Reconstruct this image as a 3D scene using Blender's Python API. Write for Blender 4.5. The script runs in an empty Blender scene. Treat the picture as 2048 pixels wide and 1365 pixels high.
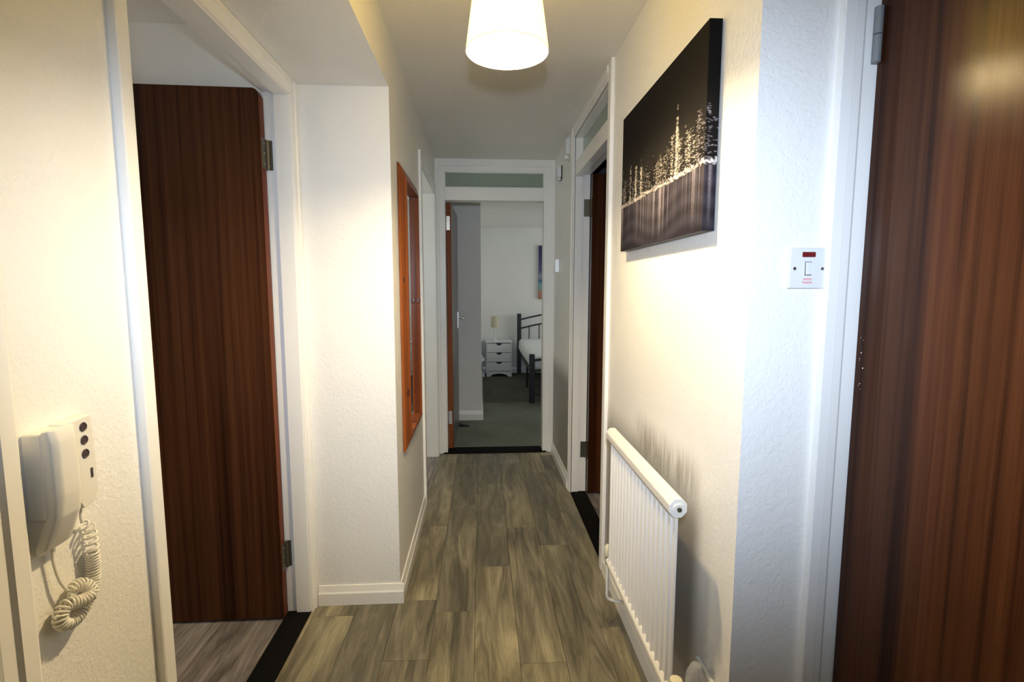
import bpy, bmesh, math, random
import numpy as np
from mathutils import Vector, Matrix

random.seed(7)
S = bpy.context.scene
COL = S.collection

# ------------------------------------------------------------------ camera
cd = bpy.data.cameras.new('camera')
cam = bpy.data.objects.new('camera', cd); COL.objects.link(cam)
F, PITCH, YAW, ROLL, CAMH = 1010.5, .1052, .0601, .0009, 1.326
cd.sensor_width = 36; cd.lens = F / 2048 * 36; cd.clip_start = .02
fw = Vector((math.sin(YAW) * math.cos(PITCH), math.cos(YAW) * math.cos(PITCH), -math.sin(PITCH)))
rt = Vector((math.cos(YAW), -math.sin(YAW), 0)); up = rt.cross(fw)
r2 = rt * math.cos(ROLL) + up * math.sin(ROLL); u2 = up * math.cos(ROLL) - rt * math.sin(ROLL)
M4 = Matrix((r2, u2, -fw)).transposed().to_4x4(); M4.translation = (0, 0, CAMH)
cam.matrix_world = M4
S.camera = cam

# ------------------------------------------------------------------ light
w = bpy.data.worlds.new('world'); S.world = w; w.use_nodes = True
w.node_tree.nodes['Background'].inputs[0].default_value = (.6, .7, .85, 1)
w.node_tree.nodes['Background'].inputs[1].default_value = .02
S.view_settings.view_transform = 'Standard'; S.view_settings.look = 'None'
S.view_settings.gamma = 1; S.view_settings.exposure = 0.0
S.view_settings.use_curve_mapping = False

BULB = 1750.0                      # radiance of the bulb in the hall pendant
SHADE = 7.0                       # radiance of its lit shade
BULB_COL = (1.0, .78, .46)

def light(name, kind, loc, energy, color, **kw):
    d = bpy.data.lights.new(name, kind); d.energy = energy; d.color = color
    for k, v in kw.items(): setattr(d, k, v)
    o = bpy.data.objects.new(name, d); COL.objects.link(o); o.location = loc
    return o
def aim(o, t):
    o.rotation_euler = (Vector(t) - o.location).to_track_quat('-Z', 'Y').to_euler()
# the photographer's flash on top of the camera
fl = light('camera_flash', 'SPOT', (.0, -.03, CAMH + .14), 112, (.66, .79, 1.0),
           spot_size=math.radians(102), spot_blend=1.0, shadow_soft_size=.03)
aim(fl, (.75, 4.0, 1.0)); fl.scale = (1.42, .72, 1)     # the flash tube is wider than tall
# daylight entering the bedroom and the left room through their windows
wb = light('bedroom_window_daylight', 'AREA', (3.1, 6.5, 1.45), 26, (.93, .97, .95), shape='RECTANGLE', size=1.5, size_y=1.2)
aim(wb, (0, 6.5, 1.25))
wl = light('side_room_window_daylight', 'AREA', (-3.3, .9, 1.45), 18, (1.0, .95, .88), shape='RECTANGLE', size=1.3, size_y=1.2)
aim(wl, (0, 1.1, 1.4))

wf = light('far_room_added_fill', 'AREA', (-1.12, 3.45, 1.5), 3.0, (.95, 1.0, .90), shape='RECTANGLE', size=.7, size_y=1.1)  # added fill to brighten the corridor's far end; its source is assumed
aim(wf, (.6, 3.45, 1.35))

# ------------------------------------------------------------------ materials
def mat(name, color=(.8, .8, .8), rough=.5, metal=0., spec=.5):
    m = bpy.data.materials.new(name); m.use_nodes = True
    b = m.node_tree.nodes['Principled BSDF']
    b.inputs['Base Color'].default_value = (*color, 1); b.inputs['Roughness'].default_value = rough
    b.inputs['Metallic'].default_value = metal; b.inputs['Specular IOR Level'].default_value = spec
    return m, m.node_tree, b
def N(t, kind, **kw):
    n = t.nodes.new(kind)
    for k, v in kw.items():
        if k in n.inputs.keys(): n.inputs[k].default_value = v
        else: setattr(n, k, v)
    return n
def coords(t, scale=(1, 1, 1), kind='Object', off=None):
    c = N(t, 'ShaderNodeTexCoord'); mp = N(t, 'ShaderNodeMapping')
    mp.inputs['Scale'].default_value = scale
    t.links.new(c.outputs[kind], mp.inputs['Vector'])
    if off is not None: t.links.new(off, mp.inputs['Location'])
    return mp.outputs['Vector']
def ramp(t, fac, stops):
    r = N(t, 'ShaderNodeValToRGB'); e = r.color_ramp.elements
    while len(e) < len(stops): e.new(.5)
    for k, (p, c) in enumerate(stops): e[k].position = p; e[k].color = (*c, 1)
    t.links.new(fac, r.inputs['Fac']); return r.outputs['Color']
def bump(t, b, h, strength, dist=.002):
    n = N(t, 'ShaderNodeBump', Strength=strength, Distance=dist)
    t.links.new(h, n.inputs['Height']); t.links.new(n.outputs['Normal'], b.inputs['Normal'])
def mix(t, fac, a, c, mode='MIX'):
    n = N(t, 'ShaderNodeMix', data_type='RGBA', blend_type=mode)
    for s, v in ((0, fac), (6, a), (7, c)):
        if isinstance(v, (int, float)): n.inputs[s].default_value = v
        elif isinstance(v, tuple): n.inputs[s].default_value = (*v, 1)
        else: t.links.new(v, n.inputs[s])
    return n.outputs[2]

def paint(name, color, rough=.5, scale=70, strength=.55, vary=.04):
    m, t, b = mat(name, color, rough)
    v = coords(t)
    n = N(t, 'ShaderNodeTexNoise', Scale=scale, Detail=4., Roughness=.6, Distortion=.8); t.links.new(v, n.inputs['Vector'])
    n2 = N(t, 'ShaderNodeTexNoise', Scale=3., Detail=3.); t.links.new(v, n2.inputs['Vector'])
    t.links.new(ramp(t, n2.outputs['Fac'], [(.3, tuple(c * (1 - vary) for c in color)), (.7, color)]), b.inputs['Base Color'])
    bump(t, b, n.outputs['Fac'], strength, .004)
    return m
M = {}
M['wall'] = paint('textured_wall_paint', (.90, .885, .835), .42)
def soot_and_shade(name, color):
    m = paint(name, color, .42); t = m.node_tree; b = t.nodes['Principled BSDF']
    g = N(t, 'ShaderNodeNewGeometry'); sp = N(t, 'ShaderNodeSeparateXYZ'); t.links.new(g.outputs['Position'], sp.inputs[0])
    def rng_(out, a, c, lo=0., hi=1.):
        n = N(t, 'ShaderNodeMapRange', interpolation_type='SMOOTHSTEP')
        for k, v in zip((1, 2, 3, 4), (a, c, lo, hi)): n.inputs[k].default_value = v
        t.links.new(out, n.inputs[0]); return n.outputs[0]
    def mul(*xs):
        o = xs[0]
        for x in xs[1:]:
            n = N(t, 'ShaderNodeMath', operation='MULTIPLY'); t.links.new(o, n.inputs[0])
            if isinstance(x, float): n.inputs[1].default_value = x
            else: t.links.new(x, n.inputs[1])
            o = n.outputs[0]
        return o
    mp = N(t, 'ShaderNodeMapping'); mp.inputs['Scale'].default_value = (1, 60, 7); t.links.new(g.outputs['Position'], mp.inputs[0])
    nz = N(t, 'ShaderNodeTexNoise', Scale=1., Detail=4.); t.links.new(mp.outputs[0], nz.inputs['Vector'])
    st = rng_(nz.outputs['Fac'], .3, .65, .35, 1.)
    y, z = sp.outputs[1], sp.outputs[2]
    side = mul(rng_(y, 1.20, 1.29), rng_(z, .84, .66), .80)  # radiator's shadow from the pendant painted in here, together with soot
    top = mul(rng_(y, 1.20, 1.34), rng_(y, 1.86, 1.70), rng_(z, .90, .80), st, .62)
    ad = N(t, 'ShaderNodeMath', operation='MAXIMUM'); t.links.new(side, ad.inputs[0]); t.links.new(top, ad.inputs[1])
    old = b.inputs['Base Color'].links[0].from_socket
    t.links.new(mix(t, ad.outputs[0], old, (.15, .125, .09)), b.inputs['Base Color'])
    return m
M['wall_soot_shade'] = soot_and_shade('textured_wall_paint_with_soot_and_shade', (.90, .885, .835))
M['ceiling'] = paint('stippled_ceiling_paint', (.88, .85, .785), .6, 90, .6)
M['bedwall'] = paint('bedroom_wall_paint', (.80, .79, .75), .6, 50, .15)
M['gloss'] = paint('white_gloss_paint', (.90, .885, .84), .28, 14, .06, .02)
M['radiator'] = paint('radiator_enamel', (.86, .83, .76), .3, 20, .03, .02)
M['plastic'], _, _ = mat('white_plastic', (.76, .77, .78), .3)
M['ivory'], _, _ = mat('ivory_plastic', (.80, .77, .68), .38)
M['cream_cap'], _, _ = mat('cream_plastic', (.80, .74, .52), .4)
M['chrome'], _, _ = mat('brushed_metal', (.62, .62, .60), .3, 1.)
M['brass'], _, _ = mat('aged_steel_hinge', (.17, .16, .12), .42, .8)
M['greyhinge'], _, _ = mat('grey_painted_hinge', (.23, .25, .26), .45, .2)
M['dark'], _, _ = mat('black_plastic', (.012, .012, .014), .5)
M['hole'], _, _ = mat('dark_opening', (.05, .03, .03), .6)
M['red'], _, _ = mat('red_indicator_lens', (.16, .012, .012), .15)
M['redprint'], _, _ = mat('red_print', (.75, .06, .04), .5)
M['black_metal'], _, _ = mat('black_powder_coat', (.010, .010, .014), .4)
M['furniture'], _, _ = mat('white_laminate', (.74, .76, .74), .45)
M['threshold'], _, _ = mat('black_threshold_strip', (.005, .0045, .004), .8, spec=.06)
M['dark_room'] = paint('dim_room_shade_paint', (.10, .095, .085), .8)  # darkness of the unlit room put into the wall colour
M['cloth'] = paint('white_bedding', (.85, .86, .86), .8, 16, .9, .05)
M['lampbeige'] = paint('beige_lamp_fabric', (.62, .56, .42), .9, 200, .2, .04)

def wood_door(name, dark, mid, light_, gloss=.3):
    m, t, b = mat(name, mid, gloss)
    rnd = N(t, 'ShaderNodeObjectInfo')
    v1 = coords(t, (42, 42, .55)); v2 = coords(t, (11, 11, .16)); v3 = coords(t, (260, 260, 7))
    n1 = N(t, 'ShaderNodeTexNoise', Scale=1., Detail=3., Roughness=.55, Distortion=.25); t.links.new(v1, n1.inputs['Vector'])
    n2 = N(t, 'ShaderNodeTexNoise', Scale=1., Detail=2., Distortion=.3); t.links.new(v2, n2.inputs['Vector'])
    n3 = N(t, 'ShaderNodeTexNoise', Scale=1., Detail=2.); t.links.new(v3, n3.inputs['Vector'])
    c1 = ramp(t, n1.outputs['Fac'], [(.33, dark), (.46, mid), (.62, light_)])
    c2 = ramp(t, n2.outputs['Fac'], [(.40, (.50, .46, .44)), (.56, (1, 1, 1))])
    c3 = ramp(t, n3.outputs['Fac'], [(.3, (.8, .8, .8)), (.6, (1, 1, 1))])
    c = mix(t, 1., mix(t, 1., c1, c2, 'MULTIPLY'), c3, 'MULTIPLY')
    t.links.new(c, b.inputs['Base Color'])
    bump(t, b, n3.outputs['Fac'], .06, .001)
    b.inputs['Specular IOR Level'].default_value = .15
    return m
M['sapele'] = wood_door('sapele_veneer', (.032, .0110, .0044), (.056, .0190, .0075), (.078, .0275, .0108), .22)
M['lipping'] = wood_door('door_edge_lipping', (.16, .040, .012), (.26, .07, .02), (.32, .10, .03), .45)
M['pine'] = wood_door('orange_pine', (.20, .050, .013), (.30, .082, .021), (.36, .11, .028), .35)
M['greydoor'], _, _ = mat('door_face_in_bedroom', (.10, .08, .07), .35)
M['knot'], _, _ = mat('pine_knot', (.09, .022, .008), .4)

def plank_mat(name, stops, tint):
    m, t, b = mat(name, (.3, .25, .18), .42)
    oi = N(t, 'ShaderNodeObjectInfo')
    off = N(t, 'ShaderNodeCombineXYZ')
    mm = N(t, 'ShaderNodeMath', operation='MULTIPLY'); mm.inputs[1].default_value = 37.
    t.links.new(oi.outputs['Random'], mm.inputs[0])
    for k in (0, 1): t.links.new(mm.outputs[0], off.inputs[k])
    n1 = N(t, 'ShaderNodeTexNoise', Scale=1., Detail=6., Roughness=.62, Distortion=1.4); t.links.new(coords(t, (16, 2.0, 1), off=off.outputs[0]), n1.inputs['Vector'])
    n2 = N(t, 'ShaderNodeTexNoise', Scale=1., Detail=5., Roughness=.7, Distortion=.5); t.links.new(coords(t, (95, 5, 1), off=off.outputs[0]), n2.inputs['Vector'])
    n3 = N(t, 'ShaderNodeTexNoise', Scale=1., Detail=2., Distortion=.9); t.links.new(coords(t, (7, 1.6, 1), off=off.outputs[0]), n3.inputs['Vector'])
    c1 = ramp(t, n1.outputs['Fac'], stops)
    c2 = ramp(t, n2.outputs['Fac'], [(.32, (.74, .74, .74)), (.6, (1.05, 1.05, 1.05))])
    c3 = ramp(t, n3.outputs['Fac'], [(.35, (.72, .72, .73)), (.65, (1.12, 1.1, 1.06))])
    c4 = ramp(t, oi.outputs['Random'], [(0., tint[0]), (1., tint[1])])
    # knots
    vo = N(t, 'ShaderNodeTexVoronoi', Scale=1.); t.links.new(coords(t, (5.2, 2.3, 1), off=off.outputs[0]), vo.inputs['Vector'])
    wv = N(t, 'ShaderNodeMath', operation='SINE'); ms = N(t, 'ShaderNodeMath', operation='MULTIPLY'); ms.inputs[1].default_value = 70.
    t.links.new(vo.outputs['Distance'], ms.inputs[0]); t.links.new(ms.outputs[0], wv.inputs[0])
    fall = ramp(t, vo.outputs['Distance'], [(.02, (.8, .8, .8)), (.22, (0, 0, 0))])
    fm = N(t, 'ShaderNodeMath', operation='MULTIPLY_ADD'); fm.inputs[1].default_value = .35; fm.inputs[2].default_value = .45
    t.links.new(wv.outputs[0], fm.inputs[0])
    kf = N(t, 'ShaderNodeMath', operation='MULTIPLY'); t.links.new(fall, kf.inputs[0]); t.links.new(fm.outputs[0], kf.inputs[1])
    c = mix(t, 1., mix(t, 1., mix(t, 1., c1, c2, 'MULTIPLY'), c3, 'MULTIPLY'), c4, 'MULTIPLY')
    c = mix(t, kf.outputs[0], c, stops[0][1])
    t.links.new(c, b.inputs['Base Color'])
    bump(t, b, n2.outputs['Fac'], .15, .001)
    return m
M['plank'] = plank_mat('weathered_oak_vinyl', [(.34, (.140, .122, .080)), (.5, (.262, .234, .156)), (.66, (.38, .342, .234))], ((.74, .75, .77), (1.16, 1.13, 1.08)))
M['greyplank'] = plank_mat('grey_laminate', [(.36, (.10, .085, .082)), (.5, (.21, .185, .175)), (.64, (.36, .33, .31))], ((.95, .95, .95), (1, 1, 1)))

def carpet(name, col):
    m, t, b = mat(name, col, .95, spec=.1)
    n = N(t, 'ShaderNodeTexNoise', Scale=260., Detail=3.); t.links.new(coords(t), n.inputs['Vector'])
    n2 = N(t, 'ShaderNodeTexNoise', Scale=2.5, Detail=3.); t.links.new(coords(t), n2.inputs['Vector'])
    c = mix(t, 1., ramp(t, n.outputs['Fac'], [(.3, tuple(x * .7 for x in col)), (.7, tuple(x * 1.2 for x in col))]),
            ramp(t, n2.outputs['Fac'], [(.3, (.8, .8, .8)), (.7, (1.1, 1.1, 1.1))]), 'MULTIPLY')
    t.links.new(c, b.inputs['Base Color']); bump(t, b, n.outputs['Fac'], .8, .004)
    return m
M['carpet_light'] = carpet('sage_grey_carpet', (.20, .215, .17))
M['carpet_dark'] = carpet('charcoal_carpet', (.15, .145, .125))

m, t, b = mat('wired_glass', (.20, .30, .24), .12)
b.inputs['Alpha'].default_value = 1.
br = N(t, 'ShaderNodeTexBrick', Scale=1., offset=0.); br.inputs['Color1'].default_value = (.34, .42, .33, 1); br.inputs['Color2'].default_value = (.30, .38, .30, 1)
br.inputs['Mortar'].default_value = (.42, .48, .40, 1); br.inputs['Mortar Size'].default_value = .0012
br.inputs['Brick Width'].default_value = .013; br.inputs['Row Height'].default_value = .013
sx = N(t, 'ShaderNodeSeparateXYZ'); cx_ = N(t, 'ShaderNodeCombineXYZ'); ad = N(t, 'ShaderNodeMath', operation='ADD')
t.links.new(coords(t), sx.inputs[0]); t.links.new(sx.outputs[0], ad.inputs[0]); t.links.new(sx.outputs[1], ad.inputs[1])
t.links.new(ad.outputs[0], cx_.inputs[0]); t.links.new(sx.outputs[2], cx_.inputs[1]); t.links.new(cx_.outputs[0], br.inputs['Vector'])
t.links.new(br.outputs['Color'], b.inputs['Base Color']); b.inputs['Transmission Weight'].default_value = .2
M['glass'] = m
M['mirror'], _, _ = mat('mirror_glass', (.86, .88, .87), .015, 1.)
m, t, b = mat('clear_plastic', (.9, .9, .9), .08); b.inputs['Transmission Weight'].default_value = .75; b.inputs['IOR'].default_value = 1.25
M['clear'] = m

m = bpy.data.materials.new('lamp_shade_fabric'); m.use_nodes = True; t = m.node_tree; b = t.nodes['Principled BSDF']
tr = N(t, 'ShaderNodeBsdfTranslucent'); tr.inputs['Color'].default_value = (.95, .78, .42, 1)
b.inputs['Base Color'].default_value = (.80, .74, .58, 1); b.inputs['Roughness'].default_value = .9
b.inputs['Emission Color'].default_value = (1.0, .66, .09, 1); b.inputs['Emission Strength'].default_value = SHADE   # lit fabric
ms = N(t, 'ShaderNodeMixShader'); ms.inputs[0].default_value = .002
t.links.new(b.outputs[0], ms.inputs[1]); t.links.new(tr.outputs[0], ms.inputs[2]); t.links.new(ms.outputs[0], t.nodes['Material Output'].inputs[0])
nz = N(t, 'ShaderNodeTexNoise', Scale=1.); t.links.new(coords(t, (600, 600, 600)), nz.inputs['Vector']); bump(t, b, nz.outputs['Fac'], .2, .001)
M['shade'] = m
m = bpy.data.materials.new('glowing_bulb'); m.use_nodes = True; t = m.node_tree
t.nodes['Principled BSDF'].inputs['Emission Color'].default_value = (*BULB_COL, 1)
t.nodes['Principled BSDF'].inputs['Emission Strength'].default_value = BULB
M['bulb'] = m

# ------------------------------------------------------------------ mesh helpers
def add_box(bm, x0, x1, y0, y1, z0, z1, bev=0., seg=1):
    b2 = bmesh.new()
    vs = [b2.verts.new((x, y, z)) for z in (z0, z1) for x, y in ((x0, y0), (x1, y0), (x1, y1), (x0, y1))]
    for f in ((3, 2, 1, 0), (4, 5, 6, 7), (0, 1, 5, 4), (1, 2, 6, 5), (2, 3, 7, 6), (3, 0, 4, 7)): b2.faces.new([vs[i] for i in f])
    if bev: bmesh.ops.bevel(b2, geom=b2.edges[:], offset=bev, segments=seg, affect='EDGES', profile=.5)
    merge(bm, b2)
def merge(bm, b2):
    me = bpy.data.meshes.new('t'); b2.to_mesh(me); b2.free(); bm.from_mesh(me); bpy.data.meshes.remove(me)
def boxes(*bs):
    bm = bmesh.new()
    for b in bs: add_box(bm, *b)
    return bm
def prism(pts, axis, a0, a1, bev=0., seg=2):
    """outline extruded along axis 0/1/2; pts give the two other coordinates in x,y,z order"""
    bm = bmesh.new()
    def P(p, a):
        c = list(p); c.insert(axis, a); return c
    A = [bm.verts.new(P(p, a0)) for p in pts]; B = [bm.verts.new(P(p, a1)) for p in pts]
    n = len(pts)
    bm.faces.new(A); bm.faces.new(B[::-1])
    for i in range(n): bm.faces.new((A[i], B[i], B[(i + 1) % n], A[(i + 1) % n]))
    bmesh.ops.recalc_face_normals(bm, faces=bm.faces[:])
    if bev: bmesh.ops.bevel(bm, geom=bm.edges[:], offset=bev, segments=seg, affect='EDGES', profile=.5)
    return bm
def tube(pts, r, n=8, caps=True):
    bm = bmesh.new(); pts = [Vector(p) for p in pts]
    rs = r if isinstance(r, (list, tuple)) else [r] * len(pts)
    T = [(pts[min(i + 1, len(pts) - 1)] - pts[max(i - 1, 0)]).normalized() for i in range(len(pts))]
    nrm = T[0].orthogonal().normalized(); rings = []
    for i, p in enumerate(pts):
        if i: nrm = (T[i - 1].rotation_difference(T[i]) @ nrm).normalized()
        bn = T[i].cross(nrm)
        rings.append([bm.verts.new(p + (nrm * math.cos(2 * math.pi * k / n) + bn * math.sin(2 * math.pi * k / n)) * rs[i]) for k in range(n)])
    for a, c in zip(rings, rings[1:]):
        for k in range(n): bm.faces.new((a[k], a[(k + 1) % n], c[(k + 1) % n], c[k]))
    if caps: bm.faces.new(rings[0][::-1]); bm.faces.new(rings[-1])
    return bm
def lathe(prof, c, n=40, axis='Z', closed=False):
    bm = bmesh.new(); rings = []
    for r, z in prof:
        ring = []
        for k in range(n):
            a = 2 * math.pi * k / n; x, y = r * math.cos(a), r * math.sin(a)
            p = {'Z': (x, y, z), 'X': (z, x, y), 'Y': (x, z, y)}[axis]
            ring.append(bm.verts.new(Vector(c) + Vector(p)))
        rings.append(ring)
    pairs = list(zip(rings, rings[1:])) + ([(rings[-1], rings[0])] if closed else [])
    for a, d in pairs:
        for k in range(n): bm.faces.new((a[k], a[(k + 1) % n], d[(k + 1) % n], d[k]))
    if not closed:
        if prof[0][0] > 1e-6: bm.faces.new(rings[0][::-1])
        if prof[-1][0] > 1e-6: bm.faces.new(rings[-1])
    bmesh.ops.remove_doubles(bm, verts=bm.verts[:], dist=1e-6)
    bmesh.ops.recalc_face_normals(bm, faces=bm.faces[:])
    return bm
def spline(pts, k=10):
    pts = [Vector(p) for p in pts]; out = []
    for i in range(len(pts) - 1):
        p0, p1, p2, p3 = pts[max(i - 1, 0)], pts[i], pts[i + 1], pts[min(i + 2, len(pts) - 1)]
        for j in range(k):
            s = j / k
            out.append(.5 * ((2 * p1) + (p2 - p0) * s + (2 * p0 - 5 * p1 + 4 * p2 - p3) * s * s + (3 * p1 - p0 - 3 * p2 + p3) * s ** 3))
    out.append(pts[-1]); return out

def origin_of(o):
    p = Vector((0, 0, 0))
    while o: p += o.location; o = o.parent
    return p
def obj(name, bm, m, parent=None, smooth=False, loc=None):
    """ONE mesh object; vertices are authored in room coordinates"""
    me = bpy.data.meshes.new(name)
    bm.normal_update()
    if parent is not None: o0 = origin_of(parent); L = Vector((0, 0, 0))
    else:
        xs = [v.co for v in bm.verts]
        o0 = Vector(loc) if loc else Vector(((min(v.x for v in xs) + max(v.x for v in xs)) / 2, (min(v.y for v in xs) + max(v.y for v in xs)) / 2, min(v.z for v in xs)))
        L = o0
    bmesh.ops.translate(bm, vec=-o0, verts=bm.verts[:])
    bm.to_mesh(me); bm.free()
    me.materials.append(M[m] if isinstance(m, str) else m)
    if smooth:
        for p in me.polygons: p.use_smooth = True
        try: me.set_sharp_from_angle(angle=math.radians(40))
        except Exception: pass
    o = bpy.data.objects.new(name, me); COL.objects.link(o); o.location = L
    if parent is not None: o.parent = parent
    return o
def tag(o, label, cat, group=None, kind=None):
    o['label'] = label; o['category'] = cat
    if group: o['group'] = group
    if kind: o['kind'] = kind
    return o
def thing(name, loc, label, cat, group=None, kind=None):
    o = bpy.data.objects.new(name, None); COL.objects.link(o); o.location = loc; o.empty_display_size = .1
    return tag(o, label, cat, group, kind)
def struct(name, bm, m, label, cat, smooth=False):
    return tag(obj(name, bm, m, smooth=smooth), label, cat, kind='structure')
def share(o, parent, loc):
    c = o.copy(); COL.objects.link(c); c.parent = parent; c.location = loc; return c

# ------------------------------------------------------------------ the setting
HC, HS = 2.30, 2.089              # corridor ceiling, lowered soffit
R, L, A = .570, -.350, -.707      # right wall, left corridor wall, recessed left wall
YB, YF, YC = 2.045, 3.97, 1.054   # recess end, corridor end, right corner

# hall floor: every plank of the vinyl is its own piece
base = struct('floor', boxes((-.80, 1.80, -1.30, 4.00, -.04, -.002)), 'threshold', 'weathered oak plank vinyl floor along the narrow hallway', 'floor')
PW, PL = .1640, 1.024
X0 = -.033
ends = {-5: 1.45, -4: 1.96, -3: 2.29, -2: 1.695, -1: 1.96, 0: 2.29, 1: 1.655, 2: 2.475, 3: 1.83, 4: 2.10, 5: 1.70, 6: 2.35, 7: 1.95, 8: 2.2, 9: 1.6, 10: 2.0, 11: 1.75}
fo = origin_of(base); G = .0006; full = None
def region(x0, x1, y0, y1):
    """clip a plank to the floor area: returns pieces"""
    out = []
    for (a0, a1, b0, b1) in ((A, 1.75, -1.28, YC), (A, R, YC, YB), (L, R, YB, 3.955)):
        c0, c1, d0, d1 = max(x0, a0), min(x1, a1), max(y0, b0), min(y1, b1)
        if c1 - c0 > .004 and d1 - d0 > .004: out.append((c0, c1, d0, d1))
    # merge pieces of the same width that touch
    out.sort(key=lambda q: q[2]); res = []
    for q in out:
        if res and abs(res[-1][0] - q[0]) < 1e-6 and abs(res[-1][1] - q[1]) < 1e-6 and abs(res[-1][3] - q[2]) < 1e-6: res[-1] = (q[0], q[1], res[-1][2], q[3])
        else: res.append(q)
    return res
for k in range(-5, 12):
    xa, xb = X0 + k * PW, X0 + (k + 1) * PW
    s = ends[k] - PL * 4
    while s < 4.0:
        for (c0, c1, d0, d1) in region(xa, xb, s, s + PL):
            whole = abs(c1 - c0 - PW) < 1e-6 and abs(d1 - d0 - PL) < 1e-6
            cx, cy = (c0 + c1) / 2, (d0 + d1) / 2
            if whole and full: share(full, base, Vector((cx, cy, 0)) - fo); continue
            w2, h2 = (c1 - c0) / 2 - G, (d1 - d0) / 2 - G
            bm = bmesh.new(); add_box(bm, -w2, w2, -h2, h2, -.0035, 0, .0006)
            me = bpy.data.meshes.new('plank'); bm.to_mesh(me); bm.free(); me.materials.append(M['plank'])
            o = bpy.data.objects.new('plank', me); COL.objects.link(o); o.parent = base; o.location = Vector((cx, cy, 0)) - fo
            if whole: full = o
        s += PL

struct('floor', boxes((-3.4, -.80, -1.3, 2.06, -.04, 0)), 'greyplank', 'grey streaked laminate floor of the room behind the left door', 'floor')
struct('floor', boxes((.665, 2.2, 1.9, 3.97, -.04, 0)), 'greyplank', 'grey laminate floor of the dark room behind the right door', 'floor')
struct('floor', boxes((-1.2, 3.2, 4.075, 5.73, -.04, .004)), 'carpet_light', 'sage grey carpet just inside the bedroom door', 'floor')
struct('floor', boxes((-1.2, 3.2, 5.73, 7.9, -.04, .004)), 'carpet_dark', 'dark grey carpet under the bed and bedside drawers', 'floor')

struct('ceiling', boxes((-3.4, 2.3, -1.4, 4.07, HC, HC + .05)), 'ceiling', 'stippled white ceiling above the hallway and pendant lamp', 'ceiling')
struct('ceiling', boxes((-1.2, 3.2, 4.07, 7.9, 2.23, 2.35), (-1.2, -.005, 4.07, 5.0, 2.13, 2.23)), 'bedwall', 'pale bedroom ceiling above the bed', 'ceiling')
struct('ceiling_soffit', boxes((A - .09, L, -1.3, YB, HS, HC)), 'wall', 'lowered white soffit above the left door', 'soffit')

D1A, D1B, D1H = 1.118, 1.985, 2.03     # left door opening
DNA, DNB = -.10, .705                  # nearest left door opening
struct('wall_left', boxes((A - .09, A, -1.3, DNA - .02, 0, HS), (A - .09, A, DNA - .02, DNB + .02, 2.04, HS), (A - .09, A, DNB + .02, D1A - .02, 0, HS),
                          (A - .09, A, D1A - .02, D1B + .03, D1H + .02, HS)), 'wall', 'white textured wall carrying the intercom handset', 'wall')
D4A, D4B, D4H = 3.02, 3.89, 2.02       # far left doorway
struct('wall_left_corridor', boxes((A - .09, L, YB, D4A - .02, 0, HC), (L - .10, L, D4A - .02, D4B + .02, D4H + .02, HC), (L - .10, L, D4B + .02, YF + .1, 0, HC)), 'wall',
       'white block of wall that narrows the hallway, with the pine mirror', 'wall')
D2A, D2B = 2.31, 3.135                 # right door opening
struct('wall_right', boxes((R, R + .095, YC, D2A - .02, 0, HC), (R, R + .095, D2B + .03, YF + .1, 0, HC)), 'wall_soot_shade', 'white textured right wall with canvas and radiator', 'wall')
HX = .808                              # hinge line of the cupboard door
struct('wall_front_right', boxes((R + .095, HX - .004, YC, YC + .1, 0, HC), (HX - .004, HX + .80, YC, YC + .1, 2.04, HC), (HX + .80, 1.80, YC, YC + .1, 0, HC)), 'wall',
       'white wall face with the water heater switch beside the open brown door', 'wall')
struct('wall_back', boxes((A - .09, 1.80, -1.40, -1.30, 0, HC)), 'wall', 'white hallway wall behind the viewer', 'wall')
struct('wall_hall_right', boxes((1.75, 1.85, -1.30, YC, 0, HC)), 'wall', 'white hallway wall hidden beyond the open brown door', 'wall')
struct('wall_side_room', boxes((-3.45, A - .09, 2.06, 2.12, 0, HC), (-3.45, -3.35, -1.3, 2.06, 0, HC), (-3.45, A - .09, -1.4, -1.3, 0, HC)), 'bedwall', 'pale wall seen above the open left door', 'wall')
struct('wall_dark_room', boxes((R + .095, 2.25, 1.86, 1.92, 0, HC), (2.2, 2.28, 1.92, 3.97, 0, HC), (R + .095, 2.28, 3.97, 4.07, 0, HC)), 'dark_room', 'wall of the room behind the right door, coloured dark as if unlit', 'wall')
struct('wall_cupboard', boxes((R + .095, 1.8, 1.80, 1.855, 0, HC), (1.75, 1.8, YC + .1, 1.8, 0, HC)), 'bedwall', 'wall inside the cupboard behind the open brown door', 'wall')
struct('wall_closet', boxes((-1.3, -1.2, 2.5, 4.07, 0, HC), (-1.2, L - .10, 3.97, 4.07, 0, HC), (-1.2, A - .09, 2.5, 2.56, 0, HC)), 'bedwall', 'unlit wall behind the far left doorway', 'wall')
struct('floor', boxes((-1.2, L, D4A - .02, 3.97, -.04, -.001)), 'greyplank', 'floor of the far left doorway', 'floor')
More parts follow.
